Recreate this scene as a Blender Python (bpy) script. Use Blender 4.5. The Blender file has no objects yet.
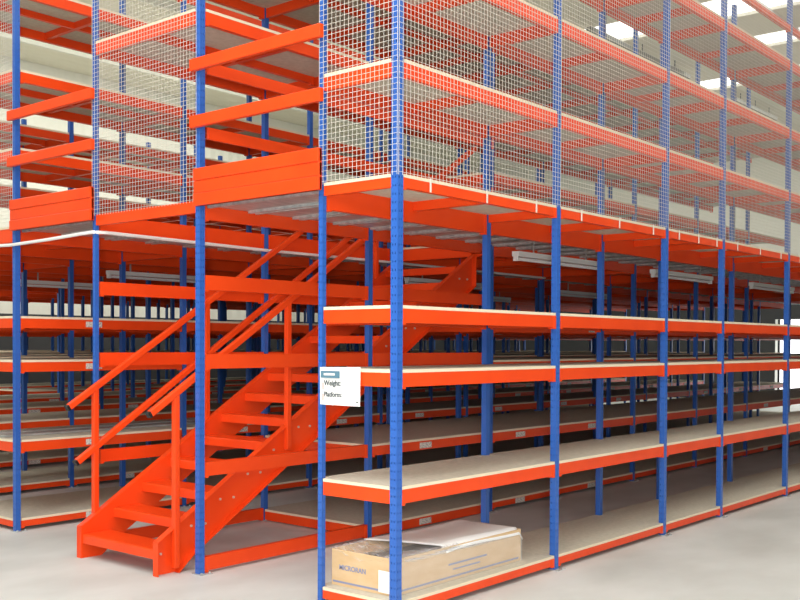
import bpy, math, random
from mathutils import Vector, Matrix
random.seed(7)
sc = bpy.context.scene
COL = sc.collection

# ------------------------------------------------------------------ layout (metres)
XS = [0, 1.80, 3.59, 4.82, 6.61, 8.41, 10.20, 12.00, 13.80, 15.60, 17.40, 19.20]          # bay lines along the long face
RACKS = [(0, .62), (1.837, 3.138), (4.35, 5.39), (6.39, 7.40), (8.50, 9.50), (10.60, 11.60), (12.70, 13.70), (14.80, 15.80)]
AISLES = [(.62, 1.837), (3.138, 4.35), (5.39, 6.39), (7.40, 8.50), (9.50, 10.60), (11.60, 12.70), (13.70, 14.80)]
S0, S1, S2, S3, MZ, U1, U2, U3, U4 = .111, .80, 1.50, 1.885, 2.667, 3.35, 4.03, 4.77, 5.14
PH = 5.5                                                       # upright height
BT = .020                                                      # board thickness

# ------------------------------------------------------------------ materials
def mat(name, col, rough=.5, metal=0, noise=None, bump=None, spec=.5, alpha=1, trans=0):
    m = bpy.data.materials.new(name); m.use_nodes = True
    nt = m.node_tree; b = nt.nodes['Principled BSDF']
    b.inputs['Base Color'].default_value = (*col, 1)
    b.inputs['Roughness'].default_value = rough
    b.inputs['Metallic'].default_value = metal
    b.inputs['Specular IOR Level'].default_value = spec
    b.inputs['Alpha'].default_value = alpha
    b.inputs['Transmission Weight'].default_value = trans
    if noise:
        scale, c2, stretch, lo, hi = noise
        tc = nt.nodes.new('ShaderNodeTexCoord'); mp = nt.nodes.new('ShaderNodeMapping')
        mp.inputs['Scale'].default_value = stretch
        n = nt.nodes.new('ShaderNodeTexNoise'); n.inputs['Scale'].default_value = scale
        n.inputs['Detail'].default_value = 6
        r = nt.nodes.new('ShaderNodeValToRGB')
        r.color_ramp.elements[0].position = lo; r.color_ramp.elements[1].position = hi
        r.color_ramp.elements[0].color = (*col, 1); r.color_ramp.elements[1].color = (*c2, 1)
        L = nt.links
        L.new(tc.outputs['Object'], mp.inputs['Vector']); L.new(mp.outputs[0], n.inputs['Vector'])
        L.new(n.outputs['Fac'], r.inputs['Fac']); L.new(r.outputs['Color'], b.inputs['Base Color'])
        if bump:
            bp = nt.nodes.new('ShaderNodeBump'); bp.inputs['Strength'].default_value = bump
            bp.inputs['Distance'].default_value = .01
            L.new(n.outputs['Fac'], bp.inputs['Height']); L.new(bp.outputs[0], b.inputs['Normal'])
    return m
M = dict(
    red=mat('orange_red_paint', (.88, .074, .010), .34, noise=(3, (.82, .062, .009), (1, 1, 1), .35, .7), spec=.32),
    blue=mat('blue_paint', (.034, .135, .50), .30, noise=(4, (.030, .118, .46), (1, 1, 1), .3, .7)),
    board=mat('chipboard', (.51, .475, .385), .75, noise=(28, (.61, .565, .47), (1, 1, 1), .3, .7)),
    edge=mat('board_edge', (.80, .68, .50), .7),
    galv=mat('galvanised_steel', (.42, .45, .45), .38, .55, noise=(5, (.62, .64, .63), (1, 4, 1), .35, .65)),
    wire=mat('galvanised_wire', (.74, .71, .64), .45, .15),
    floor=mat('concrete', (.55, .57, .55), .55, noise=(.9, (.69, .715, .70), (1, 1.6, 1), .35, .68), bump=.03),
    wall=mat('wall_cladding', (.72, .73, .66), .8),
    roof=mat('roof_cladding', (.74, .715, .60), .85),
    white=mat('white_enamel', (.85, .85, .83), .4),
    paper=mat('white_paper', (.92, .92, .90), .7),
    label=mat('label_paper', (.75, .72, .66), .7, noise=(90, (.45, .42, .40), (1, 1, 1), .45, .6)),
    black=mat('black_plastic', (.01, .01, .011), .5),
    grey=mat('grey_steel', (.25, .26, .24), .5, .3),
    card=mat('cardboard', (.62, .42, .22), .8, noise=(6, (.70, .50, .30), (1, 1, 3), .3, .7)),
    card_in=mat('cardboard_inside', (.50, .38, .25), .85),
    foam=mat('white_foam_sheet', (.90, .90, .90), .6),
    ink=mat('blue_ink', (.07, .10, .22), .6),
    inkb=mat('faded_blue_print', (.24, .27, .42), .6),
    inkd=mat('dark_ink', (.03, .05, .06), .6),
    inkr=mat('red_ink', (.70, .16, .12), .6),
    teal=mat('logo_blue', (.10, .22, .30), .6),
    yell=mat('pale_yellow_print', (.90, .87, .70), .6),
    bolt=mat('zinc_bolt', (.70, .55, .45), .4, .4),
    film=mat('stretch_film', (.92, .93, .95), .18, alpha=.20),
    dark=mat('painted_wall_shade', (.045, .047, .05), .8),  # shade put into the colour of the lower far walls
    tube=mat('lamp_tube', (.9, .9, .9), .3),
)
def emis(name, col, s):
    m = bpy.data.materials.new(name); m.use_nodes = True
    nt = m.node_tree; nt.nodes.clear()
    e = nt.nodes.new('ShaderNodeEmission'); o = nt.nodes.new('ShaderNodeOutputMaterial')
    e.inputs[0].default_value = (*col, 1); e.inputs[1].default_value = s
    nt.links.new(e.outputs[0], o.inputs[0]); return m
M['sky'] = emis('rooflight_daylight', (1, .99, .95), 2.4)
M['door'] = emis('doorway_daylight', (1, 1, 1), 2.2)

# ribs for roof / wall cladding
def ribbed(m, axis, period, strength):
    nt = m.node_tree; b = nt.nodes['Principled BSDF']
    tc = nt.nodes.new('ShaderNodeTexCoord'); w = nt.nodes.new('ShaderNodeTexWave')
    w.bands_direction = axis; w.inputs['Scale'].default_value = .314 / period * 1.0
    bp = nt.nodes.new('ShaderNodeBump'); bp.inputs['Strength'].default_value = strength
    bp.inputs['Distance'].default_value = .04
    nt.links.new(tc.outputs['Object'], w.inputs['Vector']); nt.links.new(w.outputs['Fac'], bp.inputs['Height'])
    nt.links.new(bp.outputs[0], b.inputs['Normal'])
ribbed(M['roof'], 'Y', .3, .5); ribbed(M['wall'], 'X', .3, .4)

# ------------------------------------------------------------------ mesh helpers
class MB:
    def __init__(s): s.v = []; s.f = []; s.m = []; s.mats = []
    def mi(s, m):
        if m not in s.mats: s.mats.append(m)
        return s.mats.index(m)
    def quadmesh(s, vs, fs, m):
        k = len(s.v); s.v += [tuple(v) for v in vs]; s.f += [tuple(i + k for i in f) for f in fs]
        s.m += [s.mi(m)] * len(fs)
    def box(s, a, b, m):
        x0, y0, z0 = a; x1, y1, z1 = b
        s.quadmesh([(x0,y0,z0),(x1,y0,z0),(x1,y1,z0),(x0,y1,z0),(x0,y0,z1),(x1,y0,z1),(x1,y1,z1),(x0,y1,z1)],
                   [(3,2,1,0),(4,5,6,7),(0,1,5,4),(1,2,6,5),(2,3,7,6),(3,0,4,7)], m)
    def prism(s, poly, z0, z1, m, mside=None):
        n = len(poly); k = len(s.v)
        s.v += [(x, y, z0) for x, y in poly] + [(x, y, z1) for x, y in poly]
        s.f += [tuple(range(k, k + n))[::-1], tuple(range(k + n, k + 2 * n))]; s.m += [s.mi(m)] * 2
        for i in range(n):
            j = (i + 1) % n; s.f.append((k + i, k + j, k + n + j, k + n + i)); s.m.append(s.mi(mside or m))
    def bar(s, p, q, w, h, m, up=(0, 0, 1)):
        p, q = Vector(p), Vector(q); d = (q - p).normalized(); up = Vector(up)
        sd = d.cross(up).normalized(); u = sd.cross(d)
        vs = [e + sd * a * w / 2 + u * b * h / 2 for e in (p, q) for a, b in ((-1,-1),(1,-1),(1,1),(-1,1))]
        s.quadmesh(vs, [(3,2,1,0),(4,5,6,7),(0,1,5,4),(1,2,6,5),(2,3,7,6),(3,0,4,7)], m)
    def tube(s, pts, r, m, n=8):
        pts = [Vector(p) for p in pts]; k = len(s.v)
        for i, p in enumerate(pts):
            d = (pts[min(i+1, len(pts)-1)] - pts[max(i-1, 0)]).normalized()
            a = Vector((0, 0, 1)) if abs(d.z) < .9 else Vector((1, 0, 0))
            e = d.cross(a).normalized(); g = e.cross(d)
            for t in range(n):
                an = 2 * math.pi * t / n; s.v.append(tuple(p + e * math.cos(an) * r + g * math.sin(an) * r))
        for i in range(len(pts) - 1):
            for t in range(n):
                u = (t + 1) % n; s.f.append((k+i*n+t, k+i*n+u, k+(i+1)*n+u, k+(i+1)*n+t)); s.m.append(s.mi(m))
        s.f.append(tuple(range(k, k+n))[::-1]); s.m.append(s.mi(m))
        e = k + (len(pts)-1)*n; s.f.append(tuple(range(e, e+n))); s.m.append(s.mi(m))
    def mesh(s, name, bevel=None):
        me = bpy.data.meshes.new(name); me.from_pydata(s.v, [], s.f)
        for m in s.mats: me.materials.append(M[m])
        me.polygons.foreach_set('material_index', s.m); me.update()
        return me
def link(name, me, parent=None, loc=(0, 0, 0), rot=None):
    o = bpy.data.objects.new(name, me); COL.objects.link(o); o.location = loc
    if rot: o.rotation_euler = rot
    if parent: o.parent = parent
    return o
def tag(o, label, cat, group=None):
    o['label'] = label; o['category'] = cat
    if group: o['group'] = group
    return o
def thing(name, label, cat, loc, group=None):
    return tag(link(name, None, None, loc), label, cat, group)
CACHE = {}
def cached(key, fn):
    if key not in CACHE: CACHE[key] = fn()
    return CACHE[key]
def bevel(o, w=.003, seg=2):
    b = o.modifiers.new('bevel', 'BEVEL'); b.width = w; b.segments = seg; b.limit_method = 'ANGLE'
    return o

# ------------------------------------------------------------------ setting
def structure(o): o['kind'] = 'structure'; return o
b = MB(); b.box((-14, -12, -.1), (26, 24, 0), 'floor'); structure(link('floor', b.mesh('floor')))
HZ = 8.0
b = MB()
sky_x = [(13.4, 14.6), (16.0, 16.9), (18.7, 19.7), (21.4, 22.3)]
front_x = [(-9.5, -8.3), (-5.5, -4.3), (-1.5, -.3), (2.5, 3.7), (6.5, 7.7), (10.2, 11.2)]
strips = [(a, c, -10.5, -1.5) for a, c in sky_x] + [(13.4, 14.6, 2.0, 4.2), (13.4, 14.6, 5.3, 6.6), (16.0, 16.9, 2.0, 4.2), (18.7, 19.7, 2.0, 4.2), (18.7, 19.7, 5.3, 6.6)] + [(a, c, -10.5, -1.5) for a, c in front_x]
# roof built around the rooflight openings
xs = sorted({-14, 26, *[v for s_ in strips for v in s_[:2]]}); ys = [-12, -10.5, -1.5, 2.0, 4.2, 5.3, 6.6, 24]
for i in range(len(xs) - 1):
    for j in range(len(ys) - 1):
        cx, cy = (xs[i] + xs[i+1]) / 2, (ys[j] + ys[j+1]) / 2
        if any(s_[0] < cx < s_[1] and s_[2] < cy < s_[3] for s_ in strips): continue
        b.box((xs[i], ys[j], HZ), (xs[i+1], ys[j+1], HZ + .12), 'roof')
structure(link('ceiling', b.mesh('ceiling')))
for k, s_ in enumerate(strips):
    b = MB(); b.box((s_[0], s_[2], HZ + .06), (s_[1], s_[3], HZ + .10), 'sky')
    structure(link('window_%d' % (k + 1), b.mesh('window')))
for k, y in enumerate([-9, -4.8, -.6, 3.1, 7.5, 11.5, 15.5, 19.5]):
    b = MB(); b.box((-14, y, HZ - .16), (26, y + .07, HZ), 'wall'); structure(link('trim_%d' % (k + 1), b.mesh('purlin')))
b = MB()                                                     # end wall with a tall opening to daylight
b.box((25.8, -12, 0), (26, 24, 2.2), 'wall') if False else None
for a, c, z0, z1 in [(-12, .5, 0, HZ), (.5, 7.0, 2.45, HZ), (7.0, 24, 0, HZ)]:
    b.box((25.8, a, z0), (26, c, z1), 'wall')
structure(link('wall_east', b.mesh('wall_east')))
b = MB(); b.box((26.2, .5, 0), (26.25, 7.0, 2.45), 'door'); structure(link('door_1', b.mesh('door')))
b = MB(); b.box((-14, 17.3, 0), (26, 17.5, HZ), 'wall'); structure(link('wall_north', b.mesh('wall_north')))
b = MB(); b.box((-14, 17.26, 0), (26, 17.3, 2.3), 'dark'); structure(link('shade_band_north', b.mesh('shade_band_north')))  # dark strip painting in the shade below the upper level
b = MB(); b.box((25.76, 7.0, 0), (25.8, 17.26, 3.3), 'dark'); b.box((25.76, -12, 0), (25.8, .5, 3.3), 'dark'); b.box((25.76, .5, 2.45), (25.8, 7.0, 3.3), 'dark'); structure(link('shade_band_east', b.mesh('shade_band_east')))  # same painted-in shade on the end wall, around the doorway

# ------------------------------------------------------------------ uprights with punched faces
def post_mesh(w, pz, faces, h=PH):
    """hollow box post, wall faces listed in `faces` carry two columns of slots"""
    b = MB(); r = w / 2
    def face(org, u, n, pierced):
        o = Vector(org); u = Vector(u); up = Vector((0, 0, 1))
        P = lambda s_, z: o + u * s_ + up * z
        if not pierced:
            b.quadmesh([P(0, 0), P(w, 0), P(w, h), P(0, h)], [(0, 1, 2, 3)], 'blue'); return
        cols = [0, .23 * w, .34 * w, .66 * w, .77 * w, w]
        z = 0
        rows = []
        while z < h - 1e-6:
            rows += [(z, min(z + .037, h), False), (min(z + .037, h), min(z + .05, h), True)]; z += .05
        for z0, z1, slot in rows:
            if z1 - z0 < 1e-6: continue
            if not slot:
                b.quadmesh([P(0, z0), P(w, z0), P(w, z1), P(0, z1)], [(0, 1, 2, 3)], 'blue')
            else:
                for c in (0, 2, 4):
                    b.quadmesh([P(cols[c], z0), P(cols[c+1], z0), P(cols[c+1], z1), P(cols[c], z1)], [(0, 1, 2, 3)], 'blue')
    face((-r, -r, 0), (1, 0, 0), 0, 'F' in faces)
    face((-r, r, 0), (0, -1, 0), 0, 'E' in faces)
    face((r, r, 0), (-1, 0, 0), 0, False)
    face((r, -r, 0), (0, 1, 0), 0, False)
    b.quadmesh([(-r, -r, h), (r, -r, h), (r, r, h), (-r, r, h)], [(0, 1, 2, 3)], 'blue')
    return b.mesh('upright_post')
def foot_mesh():
    b = MB(); b.box((-.030, -.055, 0), (.075, .055, .006), 'galv')
    for x in (-.018, .055): b.tube([(x, -.042, .004), (x, -.042, .016)], .008, 'galv', 6)
    return b.mesh('foot_plate')
FOOT = foot_mesh()
def add_post(root, x, y, w, faces, h=PH):
    me = cached(('post', w, faces, h), lambda: post_mesh(w, 0, faces, h))
    o = link('upright_post', me, root, (x, y, 0))
    link('foot_plate', FOOT, o)

# ------------------------------------------------------------------ shelves
def board_mesh(L, D, left, right, sl):
    """notched chipboard deck; left/right = 1 where the bay ends the rack (deck reaches the end beam face)"""
    xl = -.022 if left else -.029; xr = L + (.022 if right else -.031)
    f = -.022; bk = D + .022; n = .033
    b = MB()
    poly = [(n, f), (L - n, f), (L - n, n), (xr, n), (xr, D - n), (L - n, D - n), (L - n, bk), (n, bk), (n, D - n), (xl, D - n), (xl, n), (n, n)]
    b.prism(poly, -BT, 0, 'board', 'edge')
    return b.mesh('shelf_board')
def beam_x(L, hb):          # F direction beam, top at z=0
    def f():
        b = MB(); b.box((.03, -.020, -hb), (L - .03, .020, 0), 'red')
        b.box((.0305, -.0235, -hb - .012), (.060, .0235, .0), 'red'); b.box((L - .060, -.0235, -hb - .012), (L - .0305, .0235, .0), 'red')
        return b.mesh('beam')
    return cached(('bx', round(L, 3), hb), f)
def beam_y(D, hb, t=.036):
    def f():
        b = MB(); b.box((-t / 2, .03, -hb), (t / 2, D - .03, 0), 'red'); return b.mesh('beam')
    return cached(('by', round(D, 3), hb, t), f)
def bar_y(D):
    return cached(('bar', round(D, 3)), lambda: (lambda b: (b.box((-.022, .022, -.062), (.022, D - .022, 0), 'red'), b.mesh('cross_bar'))[1])(MB()))
LAB = (lambda b: (b.box((-.085, -.0275, -.026), (.085, -.0240, .026), 'label'), b.mesh('paper_label'))[1])(MB())
def labelled(par, x, z):
    link('paper_label', LAB, par, (x, 0, z))

def add_level(root, L, D, z, first, last, hb=.08, hbr=None, board=True, tag_front=False, side=True, wide=False, mid=True, lite=False):
    zz = z - BT
    me = cached(('bd', round(L, 3), round(D, 3), first, last), lambda: board_mesh(L, D, first, last, 0)) if board else None
    par = link('shelf_board', me, root, (0, 0, z)) if board else root
    oz = -BT if board else zz + (BT if not board else 0)
    f = link('front_beam', beam_x(L, hb), par, (0, 0, oz))
    if tag_front: link('paper_label', LAB, f if not board else par, (L * .42, 0, (oz if board else 0) - hb / 2))
    link('rear_beam', beam_x(L, hbr or hb), par, (0, D, oz))
    if lite: return
    if side: link('side_beam', beam_y(D, hb), par, (0, 0, oz))
    if last: link('side_beam', beam_y(D, hb), par, (L, 0, oz))
    if board and mid:
        link('cross_bar', bar_y(D), par, (L / 2, 0, oz))
        if wide: link('centre_beam', beam_x(L, .06), par, (0, D / 2, oz - .001))

ordn = ['first', 'second', 'third', 'fourth', 'fifth', 'sixth', 'seventh', 'eighth', 'ninth', 'tenth', 'eleventh']
NR = len(XS) - 1
def bay_label(r, k):
    if r == 0:
        return (['corner bay of the front rack holding the film-wrapped carton on its bottom shelf',
                'front rack bay right after the corner bay, bottom shelf empty',
                'narrow bay of the front rack, clearly narrower than its neighbours',
                'front rack bay just past the narrow bay'] + ['%s bay of the front rack counted from the near corner post' % q for q in ordn[4:]])[k]
    if r == 1:
        return (['bay whose bare orange beams without boards surround the lower half of the staircase',
                'rack bay under the upper half of the staircase, boards on two low shelves',
                'narrow bay of the staircase rack, right behind the stair top'] +
                ['%s bay past the stair top in the staircase rack' % q for q in ordn[1:]])[k]
    return '%s bay, from the aisle end, of the %s' % (ordn[k], RN[r])
RN = {2: 'rack behind the staircase across the second aisle', 3: 'shaded rack, fourth back from the front', 4: 'shaded rack, fifth back from the front',
      5: 'dark rack, sixth back from the front', 6: 'dark rack, seventh back from the front', 7: 'rearmost dark rack along the back wall'}
for r, (ya, yb) in enumerate(RACKS):
    D = yb - ya; wide = r > 0
    for k in range(NR):
        if (r >= 4 and k == 0) or (r >= 6 and k < 3): continue
        x0, x1 = XS[k], XS[k+1]; L = x1 - x0; far = r >= 4 or k >= 7
        first = 1 if k == 0 else 0; last = 1 if k == NR - 1 else 0
        root = thing('rack_bay', bay_label(r, k), 'shelving rack', (x0, ya, 0), 'bays of the two-storey racking')
        low = r >= 4 or (r > 0 and k >= 7); h = MZ - BT - .002 if low else (U2 + .3 if r == 3 else PH); pw = .047
        slim = .034 if (k == 0 and r < 2) else pw
        add_post(root, 0, 0, .052 if r == k == 0 else pw, 'FE' if (k == 0 or r == 0) else '', h)
        add_post(root, 0, D, slim if k == 0 else pw, 'FE' if k == 0 else '', h)
        if last:
            add_post(root, L, 0, pw, 'F' if r == 0 else '', h); add_post(root, L, D, pw, '', h)
        lab = r > 0
        if r == 1 and k == 0:
            for z, h in ((.12, .10), (.80, .10), (1.575, .105), (2.14, .105)):
                f = link('front_beam', beam_x(L, h), root, (0, 0, z)); link('rear_beam', beam_x(L, h), root, (0, D, z))
            for z in (MZ,):
                link('front_beam', beam_x(L, .13), root, (0, 0, z)); link('rear_beam', beam_x(L, .14), root, (0, D, z))
                link('side_beam', beam_y(D, .085), root, (0, 0, z))
            lev = [(U2, 1), (U3, 1)]
        elif r == 1 and k == 1:
            add_level(root, L, D, S0, 1, 0, tag_front=True, wide=True, side=True)
            add_level(root, L, D, S1, 1, 0, tag_front=True, wide=True)
            for z, h in ((1.575, .105), (2.14, .105)):
                link('front_beam', beam_x(L, h), root, (0, 0, z)); link('rear_beam', beam_x(L, h), root, (0, D, z))
            link('front_beam', beam_x(L, .13), root, (0, 0, MZ)); link('rear_beam', beam_x(L, .14), root, (0, D, MZ))
            lev = [(U2, 1), (U3, 1)]
        else:
            for z in (S0, S1, S2, S3):
                add_level(root, L, D, z, first, last, hb=(.055 if z == S0 else .085), tag_front=lab and z in (S0, S1, S2, S3) and (k + r) % 2 == 0 or (lab and z < 1), wide=wide, lite=far)
            add_level(root, L, D, MZ, first, last, hb=(.06 if r == 0 else .12), hbr=.14, wide=wide, lite=r >= 4)
            lev = [] if low else [(U1, 1), (U2, 1), (U3, 1)][:2 if r == 3 else 3]
        for z, bd in lev:
            add_level(root, L, D, z, first, last, hb=.085, wide=wide, lite=r >= 4)
        if low or r == 3: continue
        link('front_beam', beam_x(L, .06), root, (0, 0, U4)); link('rear_beam', beam_x(L, .06), root, (0, D, U4))
        if k == 0: link('side_beam', beam_y(D, .06), root, (0, 0, U4))

# ------------------------------------------------------------------ aisle decks at the upper level
aname = ['first aisle', 'second aisle', 'third aisle', 'fourth aisle', 'fifth aisle', 'sixth aisle', 'rearmost aisle']
for a, (ya, yb) in enumerate(AISLES):
    for k in range(NR):
        x0, x1 = XS[k], XS[k+1]; L = x1 - x0; W = yb - ya
        if (a >= 3 and k == 0) or (a >= 5 and k < 3): continue
        b = MB(); n = max(2, round(L / .45)); st = L / n
        for i in range(n):
            xa, xb = i * st + .02, (i + 1) * st - .02
            b.box((xa, .0245, MZ - .035), (xb, W - .0245, MZ - .004), 'galv')
            b.box((xa, .055, MZ - .055), (xa + .03, W - .055, MZ - .035), 'galv'); b.box((xb - .03, .055, MZ - .055), (xb, W - .055, MZ - .035), 'galv')
        o = link('walkway_deck', b.mesh('walkway_deck'), None, (x0, ya, 0))
        tag(o, 'grey ribbed walkway deck over the %s, %s section from the stair end' % (aname[a], ordn[k]), 'walkway', 'upper walkway decks')

# ------------------------------------------------------------------ wire mesh panels
def grid_panel(W, z0, z1, cx=.036, cz=.0325, t=.0022, clips=3):
    b = MB(); n = int(round(W / cx)); st = W / n
    for i in range(n + 1):
        x = i * st; b.box((x - t/2, -t, z0), (x + t/2, 0, z1), 'wire')
    m = int((z1 - z0) / cz)
    for j in range(m + 1):
        z = z1 - j * cz; b.box((0, -2*t, z - t/2), (W, -t, z + t/2), 'wire')
    return b.mesh('mesh_panel')
fl = ['white wire mesh panel over the corner bay on the long side', 'white wire mesh panel over the second bay on the long side',
      'narrow white wire mesh panel over the narrow bay', 'white wire mesh panel just past the narrow one on the long side',
      'white wire mesh panel over the fifth bay of the long side', 'white wire mesh panel over the sixth bay of the long side'] + ['white wire mesh panel over the %s bay of the long side' % q for q in ordn[6:]]
CLIP = (lambda b: (b.box((-.005, -.008, -.075), (.005, -.001, .01), 'wire'), b.mesh('clip'))[1])(MB())
for k in range(NR):
    L = XS[k+1] - XS[k]
    ex = .030 if k == 0 else 0
    o = link('mesh_panel', grid_panel(L - .004 + ex, MZ - .012, PH), None, (XS[k] + .002 - ex, -.034, 0))
    tag(o, fl[k], 'mesh panel', 'wire mesh guard panels')
    for j in range(1, 4): link('clip', CLIP, o, (L * (j - .5) / 3, 0, MZ - .01))
for (ya, yb), s_ in zip(RACKS[:3], ['short end of the front rack beside the corner post', 'end above the staircase between the two railed openings', 'end of the rack past the second railed opening']):
    W = yb - ya
    if ya == 0: W += .030
    o = link('mesh_panel', grid_panel(W - .004, MZ - .012, PH), None, (-.034, yb - .002, 0), (0, 0, -math.pi / 2))
    tag(o, 'white wire mesh panel closing the ' + s_, 'mesh panel', 'wire mesh guard panels')

# ------------------------------------------------------------------ guardrails across the aisle ends
def guard(ya, yb, lab):
    t = thing('guardrail', lab, 'guardrail', (-.05, ya, 0), 'orange guardrails on the upper level')
    W = yb - ya
    for nm, z0, z1 in (('top_rail', 3.575, 3.66), ('mid_rail', 3.175, 3.26)):
        b = MB(); b.box((-.02, -.04, z0), (.018, W + .04, z1), 'red'); bevel(link(nm, b.mesh(nm), t), .006)
    b = MB(); z = 2.62
    for i in range(3):
        b.box((-.022 + .006 * (i % 2), -.028, z), (.018, W - .005, z + .088), 'red'); z += .0885
    b.box((-.010, -.028, 2.62), (.017, W - .005, z), 'red')
    bevel(link('toe_board', b.mesh('toe_board'), t), .006)
guard(.62, 1.837, 'orange guardrail with ribbed toe board over the first aisle, nearest the corner')
guard(3.138, 4.35, 'orange guardrail with ribbed toe board over the second aisle, past the staircase')
t = thing('guardrail', 'long orange two-bar guardrail running back beside the stair opening', 'guardrail', (0, 1.837, 0), 'orange guardrails on the upper level')
for nm, z0, z1 in (('top_rail', 3.56, 3.645), ('mid_rail', 3.10, 3.185)):
    b = MB(); b.box((.03, -.055, z0), (3.56, -.033, z1), 'red'); link(nm, b.mesh(nm), t)

# ------------------------------------------------------------------ staircase
st = thing('staircase', 'orange steel open-riser staircase with handrails climbing to the upper level', 'staircase', (-.25, 2.5, 0))
def L_(x, y, z): return (x + .25, y - 2.5, z)       # world -> stair local
def stringer(y, sgn):
    b = MB(); t = .010
    top = lambda x: .395 + .607 * x; bot = lambda x: .075 + .607 * x
    xe = 3.552
    prof = [(-.255, 0), (-.075, 0), (.06, bot(.06)), (xe, bot(xe)), (xe, 2.64), ((2.64 - .395) / .607, 2.64) if top(xe) > 2.64 else (xe, top(xe)), (-.255, top(-.255))]
    if prof[5][0] > xe: prof[5] = (xe, top(xe)); prof.pop(4)
    k = len(b.v); n = len(prof)
    vs = [L_(x, y - t/2, z) for x, z in prof] + [L_(x, y + t/2, z) for x, z in prof]
    b.quadmesh(vs, [tuple(range(n)), tuple(range(n, 2*n))[::-1]] + [(i, (i+1) % n, n + (i+1) % n, n + i)[::-1] for i in range(n)], 'red')
    # folded flanges, turned outwards
    for i in range(n):
        (xa, za), (xb, zb) = prof[i], prof[(i+1) % n]
        if i == 0: continue
        yy = y + sgn * .028
        d = Vector((xb - xa, 0, zb - za)).normalized(); nrm = Vector((-d.z, 0, d.x)) * .004
        b.bar(L_(xa, yy, za), L_(xb, yy, zb), .056, .008, 'red', up=(nrm.x, 0, nrm.z))
    # bolt pairs at every tread
    for j in range(14):
        x = -.20 + .272 * j; z = .15 + .165 * j
        for dx in (0, .13):
            b.tube([L_(x + dx, y + sgn * .004, z), L_(x + dx, y + sgn * .014, z)], .010, 'bolt', 6)
    return b.mesh('stringer')
link('stringer', stringer(2.035, -1), st); link('stringer', stringer(2.945, 1), st)
b = MB()
w0, w1 = 2.042, 2.938
cx = [(-.02, -.065), (0, -.055), (.0, -.008), (.012, 0), (.245, 0), (.257, -.008), (.257, -.055), (.245, -.055), (.245, -.012), (.014, -.012), (.012, -.055), (.012, -.065)]
cx[0] = (0, -.065)
prof = [(0, -.07), (0, -.010), (.004, -.003), (.012, 0), (.246, 0), (.256, -.008), (.256, -.05), (.246, -.05), (.246, -.012), (.012, -.012), (.012, -.07)]
n = len(prof)
vs = [(x, w0 - 2.5, z) for x, z in prof] + [(x, w1 - 2.5, z) for x, z in prof]
b.quadmesh(vs, [tuple(range(n)), tuple(range(n, 2*n))[::-1]] + [(i, (i+1) % n, n + (i+1) % n, n + i)[::-1] for i in range(n)], 'red')
TREAD = b.mesh('tread')
for j in range(14):
    link('tread', TREAD, st, (-.245 + .272 * j + .25, 0, .185 + .1715 * j))
def rail(name, y, x0, x1, c, m_, w=.048, cap=True):
    b = MB(); z = lambda x: c + m_ * x
    b.bar(L_(x0, y, z(x0)), L_(x1, y, z(x1)), w, w, 'red')
    o = bevel(link(name, b.mesh(name), st), .008, 3)
    if cap:
        d = Vector((1, 0, m_)).normalized(); p = Vector(L_(x0, y, z(x0)))
        c_ = MB(); c_.bar(p - d * .022, p - d * .001, w - .006, w - .006, 'black'); link('end_cap', c_.mesh('end_cap'), o)
yn, yf = 1.985, 2.995
rail('handrail', yf, -.33, 3.53, 1.37, .632); rail('handrail', yn, -.32, 3.53, 1.36, .632)
rail('mid_rail', yf, -.26, 3.53, .905, .648)
for y, sg in ((yn, 1), (yf, -1)):
    for x in ((-.10, 1.0) if sg > 0 else (-.10, 1.0, 3.2)):
        zb = max(0.0 if y == yn and x < 0 else .02, .20 + .607 * x); zb = 0.04 if x < 0 else zb
        b = MB(); b.box(L_(x - .022, y - .022, zb), L_(x + .022, y + .022, 1.355 + .632 * x), 'red')
        bevel(link('baluster', b.mesh('baluster'), st), .005)

# ------------------------------------------------------------------ battens, cable
def batten(x, y, z, lab, L=1.55):
    t = thing('strip_light', lab, 'light fitting', (x, y, z), 'unlit strip lights under the walkways')
    b = MB(); b.box((0, -.035, 0), (L, .035, .045), 'white'); link('housing', b.mesh('housing'), t)
    b = MB(); b.tube([(.04, 0, -.022), (L - .04, 0, -.022)], .016, 'tube', 10); link('lamp_tube', b.mesh('lamp_tube'), t)
    for xx in (0, L - .03):
        b = MB(); b.box((xx, -.022, -.042), (xx + .03, .022, 0), 'white'); link('end_cap', b.mesh('end_cap'), t)
    for xx in (.3, L - .3):
        b = MB(); b.box((xx - .008, -.004, .045), (xx + .008, .004, MZ - .056 - z), 'galv')
        link('hanger', b.mesh('hanger'), t)
pos = ['nearest the corner', 'second', 'third', 'fourth']
for i, x in enumerate([2.95, 5.65, 8.5]):
    batten(x, 1.12, 2.44, 'white strip light hung under the first walkway, %s from the staircase end' % ordn[i])
for i, x in enumerate([4.6, 8.0]):
    batten(x, 3.75, 2.40, 'strip light hung under the second walkway behind the stairs, %s from the stair end' % ordn[i])
for i, x in enumerate([1.95, 5.2, 8.4]):
    batten(x, 5.89, 2.42, 'strip light hung in the dark third aisle, %s from the stair end' % ordn[i])
for i, x in enumerate([2.0, 5.2]):
    batten(x, 7.95, 2.40, 'strip light hung in the rearmost aisle, %s from the stair end' % ordn[i])

b = MB()
pts = [(-.045, 5.4, 2.525), (-.045, 4.35, 2.50), (-.045, 3.75, 2.51), (-.045, 3.25, 2.525), (-.03, 3.14, 2.53), (.06, 3.085, 2.53), (1.8, 3.085, 2.515), (3.6, 3.085, 2.52), (6.6, 3.085, 2.515)]
b.tube(pts, .014, 'white', 8)
tag(link('power_cable', b.mesh('power_cable')), 'thick white cable running along the beams behind the staircase and round to the left', 'cable')

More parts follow.
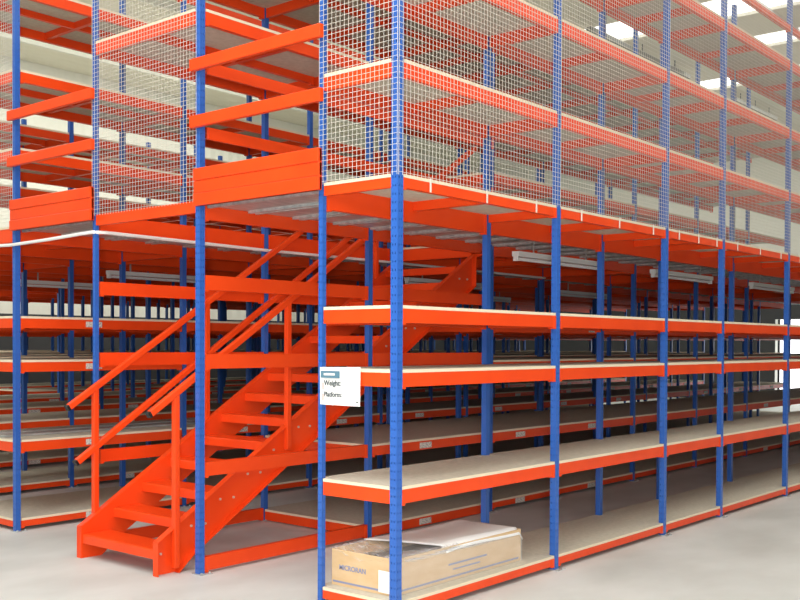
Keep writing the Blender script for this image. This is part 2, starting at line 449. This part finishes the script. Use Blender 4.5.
# long dark trunking hung under the roof
for i, (x0, x1, s_) in enumerate([(12.8, 17.3, 'nearer'), (20.0, 22.8, 'farther')]):
    t = thing('roof_trunking', 'long dark trunking hung below the pale roof, the %s of two' % s_, 'trunking', (x0, 6.0, HZ - .28), 'dark trunking under the roof')
    b = MB(); b.box((0, -.07, 0), (x1 - x0, .07, .10), 'grey'); link('channel', b.mesh('channel'), t)
    for f in (.15, .5, .85):
        b = MB(); b.box(((x1-x0) * f - .01, -.01, .10), ((x1-x0) * f + .01, .01, .28), 'grey')
        link('hanger', b.mesh('hanger'), t)

# ------------------------------------------------------------------ grey panels lying on the second rack's shelf
for y0, y1, z, s_ in ((4.62, 4.80, S1, 'front'), (4.93, 5.02, S1, 'rear')):
    b = MB(); b.box((0, 0, .002), (2.6, y1 - y0, .022), 'galv')
    o = bevel(link('metal_plank', b.mesh('metal_plank'), None, (-.0 + .04, y0, z)), .003)
    tag(o, 'long grey metal plank on the low shelf behind the stairs, %s of the two' % s_, 'metal plank', 'grey planks on the shelf')

# ------------------------------------------------------------------ text helper
def text_mesh(s_, size, m, extrude=.0006):
    cu = bpy.data.curves.new('t', 'FONT'); cu.body = s_; cu.size = size; cu.extrude = extrude; cu.offset = size * .02
    o = bpy.data.objects.new('t', cu); COL.objects.link(o)
    dg = bpy.context.evaluated_depsgraph_get(); me = bpy.data.meshes.new_from_object(o.evaluated_get(dg))
    bpy.data.objects.remove(o); me.materials.clear(); me.materials.append(M[m]); return me
RY = (math.pi / 2, 0, -math.pi / 2)      # text readable from -x

# ------------------------------------------------------------------ paper sign on the end of the front rack
sg = thing('paper_sign', 'white printed paper sign hanging from a shelf beam at the rack end', 'sign', (-.030, .605, 1.505))
b = MB(); n = 10; W, H = .345, .235; vs = []; fs = []
for i in range(n + 1):
    for j in range(n + 1):
        u, v = i / n, j / n
        vs.append((-.004 - .012 * math.sin(u * 2.6) * v, -u * W - .004 * v, -v * H + .006 * (1 - v) * u))
for i in range(n):
    for j in range(n):
        a = i * (n + 1) + j; fs.append((a, a + 1, a + n + 2, a + n + 1))
b.quadmesh(vs, fs, 'paper')
sheet = link('sheet', b.mesh('sheet'), sg); so = sheet.modifiers.new('s', 'SOLIDIFY'); so.thickness = .0015; so.offset = 0
def sbox(nm, y0, y1, z0, z1, m, x=-.022):
    b = MB(); b.box((x, -y1, -z1), (x + .001, -y0, -z0), m); link(nm, b.mesh(nm), sg)
sbox('logo_box', .022, .185, .022, .066, 'teal', -.020)
sbox('logo_print', .050, .145, .036, .050, 'white', -.0215)
link('heading', text_mesh('Weight:', .045, 'inkd'), sg, (-.021, -.052, -.112), RY)
link('heading', text_mesh('Platform:', .042, 'inkd'), sg, (-.022, -.052, -.182), RY)
for z in (.095, .165):
    sbox('red_mark', .040, .046, z, z + .045, 'inkr', -.021)
sbox('yellow_print', .285, .33, .100, .150, 'yell', -.0215)
sbox('small_print', .325, .345, .205, .212, 'inkd', -.0215)

# ------------------------------------------------------------------ film-wrapped carton
ct = thing('cardboard_box', 'large flat cardboard box wrapped in clear film with a white foam sheet on top', 'box', (.07, .075, S0 + .001))
LX, LY, LZ, tk = 1.40, .52, .225, .006
b = MB()
b.box((0, 0, 0), (LX, LY, tk), 'card')
b.box((0, 0, tk), (LX, tk, LZ), 'card'); b.box((0, LY - tk, tk), (LX, LY, LZ), 'card')
b.box((0, tk, tk), (tk, LY - tk, LZ), 'card'); b.box((LX - tk, tk, tk), (LX, LY - tk, LZ), 'card')
link('carton', b.mesh('carton'), ct)
b = MB(); b.box((tk + .004, tk + .004, .01), (LX - tk - .004, LY - tk - .004, .135), 'card_in')
bevel(link('packed_goods', b.mesh('packed_goods'), ct), .012)
# folded flaps leaning over the opening
b = MB()
b.bar((.02, LY - .004, LZ - .002), (.02 + .0, LY - .16, LZ - .05), .01, .01, 'card')
b = MB(); b.quadmesh([(.0, LY, LZ), (.62, LY, LZ), (.60, LY - .17, LZ - .035), (.03, LY - .15, LZ - .03)], [(0, 1, 2, 3)], 'card')
b.quadmesh([(.0, 0, LZ), (.0, LY, LZ), (.10, LY - .03, LZ - .05), (.10, .03, LZ - .05)], [(0, 1, 2, 3)], 'card')
fo = link('flap', b.mesh('flap'), ct); fo.modifiers.new('s', 'SOLIDIFY').thickness = .005
# foam sheet, sagging and drooping over the front edge
b = MB(); nx, ny = 26, 14; vs = []; fs = []
for i in range(nx + 1):
    for j in range(ny + 1):
        u, v = i / nx, j / ny
        x = .42 + u * (LX - .42 + .012) - (1 - u) * (1 - v) * -.10 - .12 * (1 - u) * v
        y = -.008 + v * (LY + .004)
        z = LZ + .012 + .012 * math.sin(u * 5 + v * 2) * (1 - u) + .018 * (1 - v) * math.sin(u * math.pi) * .4
        if j == 0: z -= .045; y = -.012
        if i == nx: z -= .04
        vs.append((x, y, z))
for i in range(nx):
    for j in range(ny):
        a = i * (ny + 1) + j; fs.append((a, a + ny + 1, a + ny + 2, a + 1))
b.quadmesh(vs, fs, 'foam'); fo = link('foam_sheet', b.mesh('foam_sheet'), ct)
fo.modifiers.new('s', 'SOLIDIFY').thickness = .008
for p in fo.data.polygons: p.use_smooth = True
# crumpled film over the open half and down both outer faces
b = MB(); nx, ny = 60, 30; vs = []; fs = []
path = [(-.010, 0), (-.006, LZ * .5), (-.006, LZ + .004), (.10, LZ - .02), (.25, LZ - .045), (.40, LZ - .02), (LY + .005, LZ + .006)]
rnd = random.Random(3)
for i in range(nx + 1):
    for j in range(ny + 1):
        u, v = i / nx, j / ny * (len(path) - 1); q = min(int(v), len(path) - 2); f = v - q
        y = path[q][0] * (1 - f) + path[q+1][0] * f; z = path[q][1] * (1 - f) + path[q+1][1] * f
        k = .010 * (rnd.random() - .3) if j > 8 else .003 * rnd.random()
        x = -.008 + u * (.66 if j > 8 else LX + .016) + (k if 0 < i < nx else 0)
        vs.append((x, y - (k * .5 if j <= 8 else 0), z + (k * 1.8 if j > 8 else 0)))
for i in range(nx):
    for j in range(ny):
        a = i * (ny + 1) + j; fs.append((a, a + ny + 1, a + ny + 2, a + 1))
b.quadmesh(vs, fs, 'film'); link('stretch_film', b.mesh('stretch_film'), ct)
b = MB(); b.box((-.0085, .005, .105 - .09), (-.0075, .115, .150), 'paper'); link('paper_label', b.mesh('paper_label'), ct)
link('printed_word', text_mesh('MICRORAN', .044, 'inkb'), ct, (-.0015, .455, .105), RY)
b = MB(); b.box((-.0015, .02, .018), (-.0005, LY - .01, .030), 'inkb')
b.box((.02, -.0015, .018), (LX - .03, -.0005, .030), 'inkb')
b.box((.55, -.0015, .10), (.98, -.0005, .112), 'inkb'); b.box((.60, -.0015, .065), (.90, -.0005, .075), 'inkb')
link('printed_stripe', b.mesh('printed_stripe'), ct)

# ------------------------------------------------------------------ camera
cam = bpy.data.cameras.new('camera'); co = bpy.data.objects.new('camera', cam); COL.objects.link(co)
F = 1010.77; yaw, pitch, roll = map(math.radians, (40.0835, -.9302, .2454))
f = Vector((math.cos(yaw) * math.cos(pitch), math.sin(yaw) * math.cos(pitch), math.sin(pitch)))
r0 = Vector((math.sin(yaw), -math.cos(yaw), 0)); u0 = r0.cross(f)
rr = r0 * math.cos(roll) + u0 * math.sin(roll); uu = -r0 * math.sin(roll) + u0 * math.cos(roll)
mw = Matrix(((rr.x, uu.x, -f.x, -4.5985), (rr.y, uu.y, -f.y, -3.8976), (rr.z, uu.z, -f.z, 1.65), (0, 0, 0, 1)))
co.matrix_world = mw
cam.sensor_width = 36; cam.lens = F * 36 / 800; cam.shift_y = (360.898 - 300) / 800; cam.shift_x = 0
cam.clip_end = 200
sc.camera = co

# ------------------------------------------------------------------ light
w = bpy.data.worlds.new('world'); sc.world = w; w.use_nodes = True
w.node_tree.nodes['Background'].inputs[0].default_value = (.95, .98, 1, 1)
w.node_tree.nodes['Background'].inputs[1].default_value = .03
def area(name, loc, target, sx, sy, e, col=(1, 1, 1)):
    l = bpy.data.lights.new(name, 'AREA'); l.shape = 'RECTANGLE'; l.size = sx; l.size_y = sy; l.energy = e; l.color = col
    o = bpy.data.objects.new(name, l); COL.objects.link(o); o.location = loc
    o.rotation_euler = (Vector(target) - Vector(loc)).to_track_quat('-Z', 'Y').to_euler(); return o
area('flash_fill', (-4.9, -4.2, 1.70), (1.5, 2.0, 1.45), .35, .3, 265, (1, .98, .96))  # unseen flash-like lamp added beside the camera for frontal light
area('rooflight_front', (-5, 1, 7.85), (-5, 1, 0), 7, 7, 650, (1, .99, .98))
area('rooflight_side', (7, -4.5, 7.85), (7, -4.5, 0), 12, 4, 170, (1, .98, .90))
area('rooflight_rear', (20, 6, 7.8), (20, 6, 0), 6, 14, 430, (1, .98, .90))
area('back_wall_fill', (5, 13.5, 7.8), (5, 15, 0), 18, 5, 1300, (1, .98, .90))  # added fill above the rear decks to brighten the back wall
area('roof_uplight_fill', (-9, -7, 4.5), (-1, -1.3, 14.5), 10, 3, 1050, (1, .98, .93))  # unseen fill lamp added to throw light up onto the roof

sc.view_settings.view_transform = 'Standard'; sc.view_settings.look = 'None'
sc.view_settings.gamma = 1; sc.view_settings.exposure = 0.0; sc.view_settings.use_curve_mapping = False
